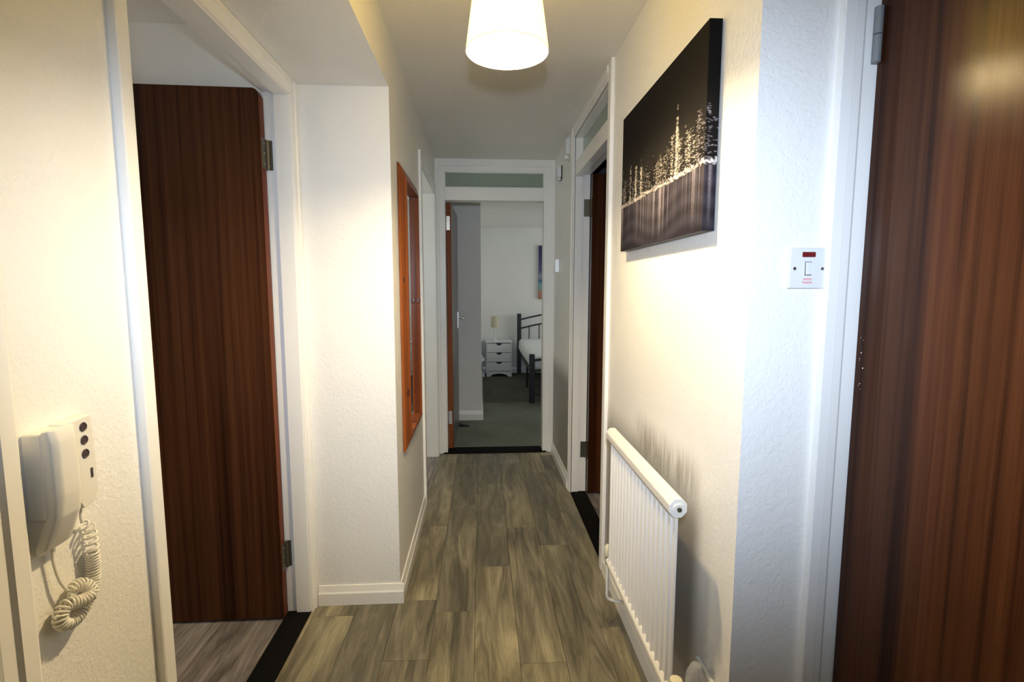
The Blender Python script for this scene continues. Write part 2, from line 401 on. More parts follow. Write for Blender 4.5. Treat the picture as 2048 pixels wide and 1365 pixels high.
# bedroom
struct('wall_bedroom_left', boxes((-.90, -.005, 4.98, 5.06, 0, 2.23), (-.085, -.005, 5.06, 7.78, 0, 2.23), (-.95, -.90, 4.07, 5.06, 0, 2.23)), 'bedwall', 'pale grey bedroom wall projecting behind the bedroom door', 'wall')
struct('wall_bedroom_end', boxes((-.1, 3.2, 7.78, 7.86, 0, 2.23)), 'bedwall', 'pale grey bedroom wall behind the headboard', 'wall')
struct('wall_bedroom_right', boxes((3.15, 3.22, 4.07, 7.86, 0, .85), (3.15, 3.22, 4.07, 7.86, 2.05, 2.23), (3.15, 3.22, 4.07, 5.75, .85, 2.05), (3.15, 3.22, 7.25, 7.86, .85, 2.05)), 'bedwall', 'bedroom wall with the unseen window', 'wall')
struct('wall_bedroom_front', boxes((R, 3.2, 4.07, 4.12, 0, 2.23), (-.95, L - .0, 4.07, 4.12, 0, 2.23)), 'bedwall', 'bedroom side of the hallway end wall', 'wall')

# skirting boards: flat board with chamfered top
def skirt(x0, y0, x1, y1, nx, ny, h=.078, tk=.016):
    """from (x0,y0) to (x1,y1), projecting to (nx,ny)"""
    prof = [(0, 0), (tk, 0), (tk, h * .62), (tk * .72, h * .70), (tk * .35, h), (0, h)]
    bm = bmesh.new(); rings = []
    for (x, y) in ((x0, y0), (x1, y1)): rings.append([bm.verts.new((x + nx * a, y + ny * a, z)) for a, z in prof])
    n = len(prof)
    for k in range(n): bm.faces.new((rings[0][k], rings[0][(k + 1) % n], rings[1][(k + 1) % n], rings[1][k]))
    bm.faces.new(rings[0]); bm.faces.new(rings[1][::-1])
    bmesh.ops.recalc_face_normals(bm, faces=bm.faces[:])
    return bm
def baseboard(name, segs, label, h=.078):
    bm = bmesh.new()
    for s in segs: merge(bm, skirt(*s, h=h))
    return struct(name, bm, 'gloss', label, 'skirting board')
baseboard('baseboard_left', [(A + .02, YB, L + .016, YB, 0, -1), (L, YB, L, 2.945, 1, 0)], 'white skirting board wrapping the corner of the left wall block', .082)
baseboard('baseboard_right', [(R, YC - .016, R, 2.205, -1, 0)], 'white skirting board below the radiator', .10)
baseboard('baseboard_far', [(R, 3.205, R, YF - .01, -1, 0)], 'white skirting board between the right door and the end door', .085)
baseboard('baseboard_front_right', [(R - .016, YC, HX - .08, YC, 0, -1)], 'white skirting board below the water heater switch')
baseboard('baseboard_bedroom', [(-.90, 4.98, .011, 4.98, 0, -1), (-.005, 4.98, -.005, 7.78, 1, 0)], 'white skirting board in the bedroom beside the door', .10)
baseboard('baseboard_bedroom_end', [(.01, 7.78, 3.15, 7.78, 0, -1)], 'white skirting board behind the bedside drawers', .10)
baseboard('baseboard_side_room', [(-3.3, 2.06, A - .1, 2.06, 0, -1)], 'white skirting board behind the open left door')

# ------------------------------------------------------------------ door frames
def architrave_v(Xw, s, y_in, y_out, z1, tk=.018):
    """upright moulding on a wall X=Xw facing s; stepped profile, thick at the outer edge"""
    d = 1 if y_out > y_in else -1; wdt = abs(y_out - y_in)
    prof = [(0, 0), (wdt, 0), (wdt, tk * .9), (wdt * .93, tk), (wdt * .52, tk), (wdt * .44, tk * .66), (wdt * .10, tk * .60), (0, tk * .45)]
    return prism([(Xw + s * t, y_in + d * u) for u, t in prof], 2, 0, z1)
def architrave_h(Xw, s, y0, y1, z_in, z_out, tk=.018):
    wdt = z_out - z_in
    prof = [(0, 0), (wdt, 0), (wdt, tk * .9), (wdt * .93, tk), (wdt * .52, tk), (wdt * .44, tk * .66), (wdt * .10, tk * .60), (0, tk * .45)]
    bm = prism([(Xw + s * t, z_in + u) for u, t in prof], 1, y0, y1); return bm

# frame of the left door
t1 = thing('trim_1', ((A - .045), (D1A + D1B) / 2, 0), 'white gloss frame of the open left door', 'door frame', kind='structure')
SX = A - .052                          # where the stop steps back to the rebate
for nm, y0, s in (('jamb', D1B, 1), ('jamb', D1A, -1)):
    bm = bmesh.new()
    add_box(bm, SX, A + .002, min(y0, y0 + s * .032), max(y0, y0 + s * .032), 0, D1H + .03)
    add_box(bm, A - .093, SX, min(y0 + s * .014, y0 + s * .032), max(y0 + s * .014, y0 + s * .032), 0, D1H + .03)
    obj(nm, bm, 'gloss', t1)
obj('head_lining', boxes((SX, A + .002, D1A, D1B, D1H, D1H + .03), (A - .093, SX, D1A - .012, D1B + .012, D1H + .014, D1H + .03)), 'gloss', t1)
obj('architrave', architrave_v(A, 1, D1B + .006, YB - .001, HS - .001), 'gloss', t1)
obj('architrave', architrave_v(A, 1, D1A - .008, D1A - .058, HS - .001), 'gloss', t1)
obj('architrave', architrave_h(A, 1, D1A - .008, D1B + .006, D1H + .006, HS - .001), 'gloss', t1)
obj('threshold_strip', boxes((A - .092, A + .004, D1A - .01, D1B + .012, 0, .006, .002)), 'threshold', t1)

# left door leaf, swung open into the side room
LX, LYF = -.797, 1.945                 # hinge edge, face towards the hall
d1 = thing('door_1', (LX - .41, LYF + .02, 0), 'dark brown wooden door standing open on the left', 'door', kind='structure')
pts = [(LX - .82, .010), (LX, .010), (LX, 2.018), (LX - .006, 2.032), (LX - .018, 2.038), (LX - .82, 2.046)]
leaf = obj('leaf', prism(pts, 1, LYF, LYF + .040, .0008, 1), 'sapele', d1)
obj('edge_lipping', boxes((LX - .0005, LX + .0022, LYF + .002, LYF + .038, .012, 2.014)), 'lipping', leaf)['label'] = 'orange brown hinge edge of the door'
for z in (1.815, .255):
    hg = obj('hinge', boxes((LX + .002, LX + .0045, LYF + .004, LYF + .040, z - .054, z + .054), (LX - .030 + .032, LX + .022, LYF + .052, LYF + .0545, z - .054, z + .054)), 'brass', d1)
    obj('knuckle', tube([(LX + .007, LYF + .046, z - .054), (LX + .007, LYF + .046, z + .054)], .0065, 10), 'brass', hg)
    bm = bmesh.new()
    for dz in (-.036, 0., .036): merge(bm, tube([(LX + .0045, LYF + .022, z + dz), (LX + .0058, LYF + .022, z + dz)], .0045, 8))
    obj('screw', bm, 'chrome', hg)
bm = bmesh.new(); add_box(bm, LX - .80, LX - .71, LYF - .0055, LYF, 1.0, 1.04); 
obj('handle_plate', boxes((LX - .785, LX - .745, LYF - .006, LYF, .95, 1.10, .003)), 'chrome', d1)
obj('handle', tube(spline([(LX - .765, LYF - .004, 1.05), (LX - .765, LYF - .05, 1.05), (LX - .74, LYF - .056, 1.05), (LX - .66, LYF - .052, 1.048)], 6), .008, 10), 'chrome', d1, True)
bm.free()

# nearest left door (a sliver at the edge of the picture)
t0 = thing('trim_2', (A - .045, (DNA + DNB) / 2, 0), 'white gloss door frame at the extreme left of the picture', 'door frame', kind='structure')
obj('jamb', boxes((A - .093, A + .002, DNB, DNB + .02, 0, 2.03)), 'gloss', t0); obj('jamb', boxes((A - .093, A + .002, DNA - .02, DNA, 0, 2.03)), 'gloss', t0)
obj('head_lining', boxes((A - .093, A + .002, DNA - .02, DNB + .02, 2.03, 2.045)), 'gloss', t0)
obj('architrave', architrave_v(A, 1, DNB + .012, .776, HS - .001), 'gloss', t0)
obj('architrave', architrave_v(A, 1, DNA - .012, DNA - .075, HS - .001), 'gloss', t0)
obj('architrave', architrave_h(A, 1, DNA - .012, DNB + .012, 2.036, HS - .001), 'gloss', t0)
d0 = thing('door_2', (A - .05, .30, 0), 'dark brown closed door at the extreme left edge', 'door', kind='structure')
obj('leaf', boxes((A - .075, A - .035, DNA + .003, DNB - .003, .008, 2.026, .001)), 'sapele', d0)
obj('handle_plate', boxes((A - .035, A - .030, .0, .04, .95, 1.10, .002)), 'chrome', d0)
obj('handle', tube(spline([(A - .032, .02, 1.05), (A + .01, .02, 1.05), (A + .016, .05, 1.05), (A + .014, .12, 1.048)], 6), .008, 10), 'chrome', d0, True)

# right door frame with a glazed light above, up to the ceiling
t2 = thing('trim_3', (R + .05, (D2A + D2B) / 2, 0), 'white frame with green glass light above the right door', 'door frame', kind='structure')
SR = R + .050
for y0, s in ((D2B, 1), (D2A, -1)):
    bm = bmesh.new()
    add_box(bm, R + .006, SR, min(y0, y0 + s * .032), max(y0, y0 + s * .032), 0, HC)
    add_box(bm, SR, R + .10, min(y0 + s * .014, y0 + s * .032), max(y0 + s * .014, y0 + s * .032), 0, HC)
    obj('jamb', bm, 'gloss', t2)
obj('transom_bar', boxes((R + .004, SR, D2A, D2B, 2.0, 2.085), (SR, R + .10, D2A - .01, D2B + .01, 2.014, 2.085)), 'gloss', t2)
obj('head_lining', boxes((R + .006, R + .10, D2A, D2B, 2.225, HC)), 'gloss', t2)
obj('glass_pane', boxes((R + .050, R + .056, D2A, D2B, 2.085, 2.225)), 'glass', t2)
obj('architrave', architrave_v(R, -1, D2B - .006 + .012, D2B + .07, HC - .001, .012), 'gloss', t2)
obj('architrave', architrave_v(R, -1, D2A - .008, D2A - .085, HC - .001, .016), 'gloss', t2)
obj('architrave', architrave_h(R, -1, D2A - .008, D2B + .006, 2.235, HC - .001, .014), 'gloss', t2)
obj('threshold_strip', boxes((R + .008, R + .10, D2A - .01, D2B + .012, 0, .006, .002)), 'threshold', t2)
RX, RYF = R + .103, 3.098
d2 = thing('door_3', (RX + .40, RYF + .02, 0), 'dark brown wooden door open into the unlit room on the right', 'door', kind='structure')
obj('leaf', boxes((RX, RX + .80, RYF, RYF + .040, .012, 2.012, .001)), 'sapele', d2)
for z in (1.815, .285):
    hg = obj('hinge', boxes((RX - .004, RX - .0015, RYF + .004, RYF + .04, z - .052, z + .052), (RX - .040, RX - .006, D2B + .0105, D2B + .0135, z - .052, z + .052)), 'brass', d2)
    obj('knuckle', tube([(RX - .008, RYF + .046, z - .052), (RX - .008, RYF + .046, z + .052)], .0065, 10), 'brass', hg)

# end frame filling the corridor end, with a glazed light above
EL, ER, EH = -.277, .486, 1.992
t3 = thing('trim_4', ((L + R) / 2, YF + .05, 0), 'white frame with wired glass light around the bedroom doorway', 'door frame', kind='structure')
obj('jamb', boxes((EL - .045, EL, YF, YF + .105, 0, HC)), 'gloss', t3); obj('jamb', boxes((ER, ER + .045, YF, YF + .105, 0, HC)), 'gloss', t3)
obj('transom_bar', boxes((EL, ER, YF, YF + .105, EH, 2.088, .002)), 'gloss', t3)
obj('head_lining', boxes((EL, ER, YF, YF + .105, 2.205, HC)), 'gloss', t3)
obj('glass_pane', boxes((EL, ER, YF + .022, YF + .028, 2.088, 2.205)), 'glass', t3)
obj('glazing_bead', boxes((EL, ER, YF + .010, YF + .022, 2.088, 2.094), (EL, ER, YF + .010, YF + .022, 2.199, 2.205), (EL, EL + .006, YF + .010, YF + .022, 2.094, 2.199), (ER - .006, ER, YF + .010, YF + .022, 2.094, 2.199)), 'gloss', t3)
obj('architrave', boxes((L - .0, EL - .043, YF - .014, YF + .02, 0, HC - .001, .003)), 'gloss', t3)
obj('architrave', boxes((ER + .043, R, YF - .014, YF + .02, 0, HC - .001, .003)), 'gloss', t3)
obj('architrave', boxes((EL - .043, ER + .043, YF - .014, YF + .02, 2.243, HC - .001, .003)), 'gloss', t3)
obj('threshold_strip', boxes((EL - .03, ER + .03, 3.952, 4.10, 0, .008, .003)), 'threshold', t3)
# bedroom door leaf, open along the left
BX = EL + .002
d3 = thing('door_4', (BX + .03, 4.45, 0), 'brown wooden bedroom door open at the end of the hallway', 'door', kind='structure')
c = math.cos(math.radians(1.2)); s_ = math.sin(math.radians(1.2))
def bl(u, v): return (BX + v * c + u * s_ * .9, 4.065 + u * c)
def leafbox(u0, u1, v0, v1, z0, z1):
    return prism([bl(u0, v0), bl(u0, v1), bl(u1, v1), bl(u1, v0)], 2, z0, z1)
lf = obj('leaf', leafbox(0.002, .735, 0, .040, .012, 1.985), 'greydoor', d3)
obj('edge_lipping', leafbox(0, .002, 0, .040, .012, 1.985), 'lipping', lf)['label'] = 'orange brown hinge edge of the door'
for z in (1.83, .27):
    obj('hinge', leafbox(-.002, 0, .003, .030, z - .054, z + .054), 'chrome', d3)
obj('handle_plate', leafbox(.655, .695, .040, .046, .95, 1.10), 'chrome', d3)
x, y = bl(.675, .046)
obj('handle', tube(spline([(x, y, 1.05), (x + .045, y, 1.05), (x + .052, y - .03, 1.05), (x + .05, y - .10, 1.048)], 6), .009, 10), 'chrome', d3, True)
tag(obj('door_stop', prism([(-.24, .004), (-.12, .004), (-.12, .012), (-.22, .035), (-.24, .035)], 1, 4.73, 4.77), 'dark'), 'small dark wedge on the carpet at the foot of the bedroom door', 'door stop')

# far left doorway
t4 = thing('trim_5', (L - .05, (D4A + D4B) / 2, 0), 'white frame of the left doorway just before the bedroom door', 'door frame', kind='structure')
obj('jamb', boxes((L - .10, L + .001, D4B, D4B + .02, 0, D4H + .02)), 'gloss', t4); obj('jamb', boxes((L - .10, L + .001, D4A - .02, D4A, 0, D4H + .02)), 'gloss', t4)
obj('head_lining', boxes((L - .10, L + .001, D4A, D4B, D4H, D4H + .02)), 'gloss', t4)
obj('architrave', architrave_v(L, 1, D4A - .006, D4A - .072, D4H + .075, .015), 'gloss', t4)
obj('architrave', architrave_v(L, 1, D4B + .004, YF - .015, D4H + .075, .012), 'gloss', t4)
obj('architrave', architrave_h(L, 1, D4A - .006, D4B + .004, D4H + .006, D4H + .075, .008), 'gloss', t4)

# cupboard door on the right, swung open towards the viewer
t5 = thing('trim_6', (HX, YC, 0), 'white gloss frame beside the large brown door on the right', 'door frame', kind='structure')
def arch_front(x_in, x_out, z1, tk=.016):
    d = 1 if x_out > x_in else -1; wdt = abs(x_out - x_in)
    prof = [(0, 0), (wdt, 0), (wdt, tk * .9), (wdt * .93, tk), (wdt * .50, tk), (wdt * .42, tk * .66), (wdt * .10, tk * .6), (0, tk * .45)]
    return prism([(x_in + d * u, YC - t_) for u, t_ in prof], 2, 0, z1)
obj('architrave', arch_front(HX - .022, HX - .075, 2.10), 'gloss', t5)
obj('architrave', arch_front(HX + .80, HX + .855, 2.10), 'gloss', t5)
obj('architrave', boxes((HX - .022, HX + .80, YC - .014, YC, 2.045, 2.10)), 'gloss', t5)
obj('jamb', boxes((HX - .026, HX + .022, YC - .006, YC + .1, 0, 2.04, .003)), 'gloss', t5); obj('jamb', boxes((HX + .78, HX + .80, YC - .002, YC + .1, 0, 2.04)), 'gloss', t5)
d4 = thing('door_5', (HX, YC - .022, 0), 'large dark brown wooden door filling the right side of the picture', 'door', kind='structure')
obj('leaf', boxes((HX + .002, HX + .042, YC - .014 - .762, YC - .014, .010, 1.995, .0012)), 'sapele', d4)
for z in (1.835, .26):
    hg = obj('hinge', boxes((HX + .001, HX + .003, YC - .021, YC - .012, z - .053, z + .053)), 'greyhinge', d4)
    for a, e in ((-.053, -.001), (.001, .053)):
        obj('knuckle', tube([(HX - .006, YC - .020, z + a), (HX - .006, YC - .020, z + e)], .0085, 12), 'greyhinge', hg, True)
obj('handle_plate', boxes((HX - .004, HX + .002, YC - .76, YC - .72, .95, 1.10, .002)), 'chrome', d4)
bm = bmesh.new()
for q in range(9):
    yy = YC - .024 - random.random() * .02; zz = 1.10 + random.random() * .14; e = .0003 + random.random() * .0007
    add_box(bm, HX + .0016, HX + .0023, yy - e, yy + e, zz - e, zz + e * 1.5)
obj('paint_speck', bm, 'gloss', d4)['kind'] = 'stuff'
d4.rotation_euler = (0, 0, math.radians(2.7))

# ------------------------------------------------------------------ pendant lamp
PX, PY, PZ = .071, 1.40, 1.943
def open_cone(ra, za, rb, zb, n):
    bm = bmesh.new(); rings = []
    for q in range(9):
        f_ = q / 8; r_ = ra + (rb - ra) * f_; z_ = za + (zb - za) * f_
        rings.append([bm.verts.new((PX + r_ * math.cos(2 * math.pi * k / n), PY + r_ * math.sin(2 * math.pi * k / n), z_)) for k in range(n)])
    for a_, c_ in zip(rings, rings[1:]):
        for k in range(n): bm.faces.new((a_[k], a_[(k + 1) % n], c_[(k + 1) % n], c_[k]))
    return bm
p = thing('pendant_lamp', (PX, PY, HC), 'lit pendant lamp with cream tapered drum shade', 'lamp')
obj('ceiling_rose', lathe([(.048, HC), (.048, HC - .012), (.03, HC - .026), (.006, HC - .03)], (PX, PY, 0)), 'plastic', p, True)
obj('cord', tube([(PX, PY, HC - .028), (PX, PY, 2.14)], .0035), 'plastic', p)
obj('lamp_holder', lathe([(.005, 2.145), (.014, 2.14), (.017, 2.10), (.019, 2.075), (.019, 2.06)], (PX, PY, 0), 20), 'plastic', p, True)
sh = obj('shade', open_cone(.109, PZ, .083, PZ + .185, 64), 'shade', p, True)
bm = bmesh.new(); n = 48
merge(bm, tube([(PX + .082 * math.cos(2 * math.pi * k / n), PY + .082 * math.sin(2 * math.pi * k / n), PZ + .184) for k in range(n + 1)], .0016, 6))
for k in range(3):
    a = 2 * math.pi * k / 3 + .4
    merge(bm, tube([(PX + .02 * math.cos(a), PY + .02 * math.sin(a), 2.085), (PX + .081 * math.cos(a), PY + .081 * math.sin(a), PZ + .183)], .0013, 6))
obj('shade_carrier', bm, 'chrome', sh)
bm = bmesh.new(); merge(bm, tube([(PX + .1086 * math.cos(2 * math.pi * k / 64), PY + .1086 * math.sin(2 * math.pi * k / 64), PZ) for k in range(65)], .0012, 6))
obj('rim_wire', bm, 'ivory', sh)
obj('bulb', lathe([(.013, 2.062), (.016, 2.045), (.027, 2.022), (.030, 2.004), (.027, 1.987), (.016, 1.976), (0.0001, 1.973)], (PX, PY, 0), 24), 'bulb', p, True)

# ------------------------------------------------------------------ city canvas
CY0, CY1, CZ0, CZ1, CXF = 1.222, 1.945, 1.465, 1.953, R - .034
rng = np.random.default_rng(5)
NU, NV = 200, 280
def city_print(U):
    """colours of the printed night skyline, NV rows (top to bottom) by len(U) columns"""
    V = np.linspace(0, 1, NV); nu = len(U)
    img = np.zeros((NV, nu, 3)) + np.array([.006, .0055, .0055])
    img += (np.exp(-((V - .55) / .16) ** 2)[:, None, None]) * np.array([.008, .007, .006])
    WL = .675
    tops = []
    x = -.02
    while x < 1.12:
        wd = rng.uniform(.012, .034)
        h = .47 + .06 * rng.random() - .05 * math.exp(-((x - .78) / .12) ** 2)
        if rng.random() < .28: h -= rng.uniform(.02, .09)
        if .22 < x < .32: h -= .05
        if x > .93: h = rng.uniform(.37, .46)
        tops.append((x, x + wd, h, rng.choice([.04, .10, .22, .45]), rng.uniform(.35, 1.))); x += wd * rng.uniform(.75, 1.1)
    tops += [(.735, .765, .40, .55, 1.), (.742, .758, .335, .85, 1.), (.748, .752, .267, .8, .9), (.23, .255, .43, .7, 1.), (.31, .335, .46, .8, .9)]
    for a, c2, h, dens, br_ in tops:
        jj = np.where((U >= a) & (U < c2))[0]; ii = np.where((V >= h) & (V < WL))[0]
        if not len(jj) or not len(ii): continue
        lit = rng.random((len(ii), len(jj))) < dens * .55
        val = lit * rng.uniform(.3, 1., lit.shape) * br_
        col = np.array([1, .93, .82]) * rng.uniform(.85, 1.0) if a < .92 else np.array([.95, .86, .90])
        blk = val[..., None] * col + np.array([.008, .007, .007])
        img[np.ix_(ii, jj)] = np.maximum(img[np.ix_(ii, jj)] * .6, blk)
    for j in range(nu):                                   # lights along the quay
        for _ in range(2):
            v0 = WL + rng.normal(-.012, .009); i0 = int(v0 * (NV - 1)); g_ = rng.uniform(.1, .9) * (1.3 if .70 < U[j] < .84 or U[j] > .97 else .7)
            img[max(i0 - 1, 0):i0 + 2, j] = np.maximum(img[max(i0 - 1, 0):i0 + 2, j], g_ * np.array([.95, .86, .84]))
        streak = rng.random() ** 4 * .16
        if rng.random() < .10: streak += rng.uniform(.15, .55)
        for i in range(int(WL * (NV - 1)) + 2, NV):
            d = (V[i] - WL) / (1 - WL)
            img[i, j] = np.array([.020, .018, .026]) * (1 + .35 * math.sin(V[i] * 60 + 3 * math.sin(U[j] * 9))) + streak * (1 - d) ** 1.1 * np.array([.72, .64, .70]) * rng.uniform(.55, 1.)
    k = img.copy(); k[:, 1:-1] = img[:, 1:-1] * .6 + .2 * (img[:, 2:] + img[:, :-2])
    k[int(WL * NV) + 3:] = .25 * np.roll(k, 1, 0)[int(WL * NV) + 3:] + .75 * k[int(WL * NV) + 3:]
    return np.clip(k, 0, 1)
def print_grid(name, U, P, parent):
    """P(u, v) gives the point; a fine grid carrying the print as a colour attribute"""
    V = np.linspace(0, 1, NV); nu = len(U); o0 = origin_of(parent)
    vs = [tuple(Vector(P(u, v)) - o0) for v in V for u in U]
    fs = [(i * nu + j, (i + 1) * nu + j, (i + 1) * nu + j + 1, i * nu + j + 1) for i in range(NV - 1) for j in range(nu - 1)]
    me = bpy.data.meshes.new(name); me.from_pydata(vs, [], fs)
    a = me.color_attributes.new('print', 'FLOAT_COLOR', 'POINT')
    cc = np.ones((NV, nu, 4), dtype=np.float32); cc[..., :3] = city_print(np.array(U))
    a.data.foreach_set('color', cc.ravel())
    mm, tt, bb = mat('printed_canvas', (.1, .1, .1), .65, spec=.05)
    at = N(tt, 'ShaderNodeAttribute', attribute_name='print'); tt.links.new(at.outputs['Color'], bb.inputs['Base Color'])
    me.materials.append(mm)
    o = bpy.data.objects.new(name, me); COL.objects.link(o); o.parent = parent; return o
cv = thing('canvas_picture', (R - .017, (CY0 + CY1) / 2, CZ0), 'large black canvas of a city skyline at night above the radiator', 'picture')
obj('canvas_body', boxes((CXF + .0006, R - .002, CY0 + .0006, CY1, CZ0, CZ1, .002)), 'dark', cv)
print_grid('front_print', np.linspace(0, 1, NU), lambda u, v: (CXF, CY1 - u * (CY1 - CY0), CZ1 - v * (CZ1 - CZ0)), cv)
print_grid('side_print', np.linspace(1, 1.045, 14), lambda u, v: (CXF + (u - 1) / .045 * .031, CY0, CZ1 - v * (CZ1 - CZ0)), cv)

# ------------------------------------------------------------------ radiator
RY0, RY1, RZ0, RZ1, RXc = 1.165, 1.80, .275, .812, .474
rd = thing('radiator', (RXc + .02, (RY0 + RY1) / 2, RZ0), 'white ribbed panel radiator below the city canvas', 'radiator')
def hexbar(zc, r, y0, y1):
    return prism([(RXc + .006 + r * math.cos(math.pi / 8 + k * math.pi / 4) * .92, zc + r * math.sin(math.pi / 8 + k * math.pi / 4)) for k in range(8)], 1, y0, y1, .002, 1)
obj('top_header', hexbar(RZ1 - .026, .027, RY0, RY1), 'radiator', rd)
obj('bottom_header', hexbar(RZ0 + .018, .018, RY0 + .004, RY1 - .004), 'radiator', rd)
obj('back_panel', boxes((RXc + .004, RXc + .010, RY0 + .006, RY1 - .006, RZ0 + .02, RZ1 - .045, .002)), 'radiator', rd)
nr = 17; pitch = (RY1 - RY0 - .02) / nr
def rib(y):
    w2 = pitch * .5
    pr = [(RXc + .007, -w2), (RXc + .003, -w2 * .99), (RXc + .002, -w2 * .36), (RXc - .003, -w2 * .24), (RXc - .0045, 0), (RXc - .003, w2 * .24), (RXc + .002, w2 * .36), (RXc + .003, w2 * .99), (RXc + .007, w2)]
    return prism([(x, y + u) for x, u in pr], 2, RZ0 + .030, RZ1 - .050)
r0 = obj('rib', rib(RY0 + .01 + pitch * .5), 'radiator', rd)
for k in range(1, nr): share(r0, rd, (0, pitch * k, 0))
pl = obj('end_plug', tube([(RXc + .006, RY0 - .006, RZ1 - .026), (RXc + .006, RY0 + .002, RZ1 - .026)], .0135, 16), 'radiator', rd)
obj('bleed_valve', tube([(RXc + .006, RY0 - .010, RZ1 - .026), (RXc + .006, RY0 - .003, RZ1 - .026)], .006, 8), 'brass', pl)
for y_ in (RY0 + .30, RY1 - .10): obj('wall_bracket', boxes((RXc + .01, R - .001, y_, y_ + .015, RZ1 - .22, RZ1 - .18)), 'radiator', rd)
vy = RY1 + .022
v1 = obj('valve', tube([(RXc + .006, RY1 - .004, RZ0 + .018), (RXc + .006, vy, RZ0 + .018), (RXc + .006, vy + .001, RZ0 - .01)], .009, 10), 'brass', rd, True)
obj('valve_cap', lathe([(.009, RZ0 + .022), (.013, RZ0 + .028), (.0125, RZ0 + .062), (.009, RZ0 + .068)], (RXc + .006, vy, 0), 16), 'cream_cap', v1, True)
obj('pipe', tube(spline([(RXc + .006, vy, RZ0 - .005), (RXc + .006, vy, .16), (RXc + .012, vy, .125), (RXc + .05, vy - .01, .115), (R - .02, vy - .015, .115)], 6), .0065, 10), 'radiator', v1, True)
vy = RY0 - .026
v2 = obj('valve', tube([(RXc + .006, RY0 + .006, RZ0 + .018), (RXc + .006, vy, RZ0 + .018), (RXc + .006, vy, .10)], .008, 10), 'brass', rd, True)
bm = lathe([(.015, RZ0 + .026), (.0175, RZ0 + .032), (.0175, RZ0 + .066), (.015, RZ0 + .078), (.001, RZ0 + .081)], (RXc + .006, vy, 0), 24)
obj('valve_cap', bm, 'cream_cap', v2, True)
bm = bmesh.new()
for k in range(16):
    a = 2 * math.pi * k / 16
    merge(bm, tube([(RXc + .006 + .0178 * math.cos(a), vy + .0178 * math.sin(a), RZ0 + .034), (RXc + .006 + .0178 * math.cos(a), vy + .0178 * math.sin(a), RZ0 + .064)], .0018, 5))
obj('grip_rib', bm, 'cream_cap', v2)['kind'] = 'stuff'

# double socket and clear plug-in by the corner, at the lower edge of the picture
sk = thing('wall_socket', (R - .006, 1.135, .275), 'white double wall socket beside the near end of the radiator', 'socket')
obj('plate', boxes((R - .012, R - .0005, 1.062, 1.208, .275, .361, .003)), 'ivory', sk)
obj('rocker', boxes((R - .016, R - .011, 1.105, 1.118, .335, .352, .001)), 'plastic', sk); obj('rocker', boxes((R - .016, R - .011, 1.15, 1.163, .335, .352, .001)), 'plastic', sk)
pg = thing('plug_in_freshener', (R - .04, 1.130, .29), 'clear plastic plug-in standing in the wall socket', 'plug')
obj('plug', boxes((R - .026, R - .012, 1.112, 1.148, .29, .33, .004)), 'plastic', pg)
obj('clear_cover', lathe([(.024, .285), (.029, .30), (.028, .34), (.023, .375), (.013, .395), (.0005, .40)], (R - .042, 1.133, 0), 24), 'clear', pg, True)

# ------------------------------------------------------------------ water heater switch
wx0, wx1, wz0, wz1 = .652, .738, 1.325, 1.411
ws = thing('water_heater_switch', ((wx0 + wx1) / 2, YC - .005, wz0), 'square white switch plate with red neon lettered water heater', 'switch')
ws_p = obj('plate', boxes((wx0, wx1, YC - .009, YC - .0005, wz0, wz1, .0025, 2)), 'plastic', ws)
obj('neon_lens', boxes((.679, .708, YC - .0115, YC - .008, 1.391, 1.402, .0012)), 'red', ws)['label'] = 'dark red neon indicator'
obj('rocker_surround', boxes((.6863, .7005, YC - .0096, YC - .0085, 1.3525, 1.3815)), 'hole', ws)
obj('rocker', prism([(YC - .0095, 1.3535), (YC - .0150, 1.3545), (YC - .0108, 1.3805), (YC - .0085, 1.3805)], 0, .6875, .6995, .0005, 1), 'plastic', ws)
for x in (.6635, .7245):
    sc = obj('screw', tube([(x, YC - .0102, 1.367), (x, YC - .0085, 1.367)], .0036, 14), 'chrome', ws)
    obj('slot', boxes((x - .0029, x + .0029, YC - .0105, YC - .0100, 1.3663, 1.3677)), 'hole', sc)
def lettering(txt, x, z, size, parent, m):
    cu = bpy.data.curves.new('txt', 'FONT'); cu.body = txt; cu.size = size; cu.align_x = 'CENTER'; cu.extrude = .0001
    to = bpy.data.objects.new('txt', cu); COL.objects.link(to)
    me = bpy.data.meshes.new_from_object(to.evaluated_get(bpy.context.evaluated_depsgraph_get()))
    bpy.data.objects.remove(to); bm = bmesh.new(); bm.from_mesh(me)
    bmesh.ops.transform(bm, matrix=Matrix.Translation((x, YC - .00915, z)) @ Matrix.Rotation(math.pi / 2, 4, 'X'), verts=bm.verts[:])
    return obj('lettering', bm, m, parent)
lettering('water', .694, 1.3425, .0085, ws, 'redprint'); lettering('heater', .694, 1.3355, .0085, ws, 'redprint')

# ------------------------------------------------------------------ pine mirror
my0, my1, mz0, mz1 = 2.195, 2.725, .598, 1.848
mr = thing('wall_mirror', (L + .02, (my0 + my1) / 2, mz0), 'tall narrow mirror in an orange pine frame', 'mirror')
sw = .065
def member(c0, c1, n0, n1):
    """one mitred side of the frame: c = outer corners, n = inner corners, each (y, z)"""
    bm = bmesh.new(); rings = []
    for (cy, cz), (ny, nz) in ((c0, n0), (c1, n1)):
        P = lambda f, x: bm.verts.new((L + x, cy + (ny - cy) * f, cz + (nz - cz) * f))
        rings.append([P(0, .002), P(0, .005), P(.10, .012), P(.84, .031), P(1, .032), P(1, .002)])
    for k in range(6): bm.faces.new((rings[0][k], rings[0][(k + 1) % 6], rings[1][(k + 1) % 6], rings[1][k]))
    bm.faces.new(rings[0]); bm.faces.new(rings[1][::-1]); bmesh.ops.recalc_face_normals(bm, faces=bm.faces[:])
    return bm
oc = [(my0, mz0), (my1, mz0), (my1, mz1), (my0, mz1)]
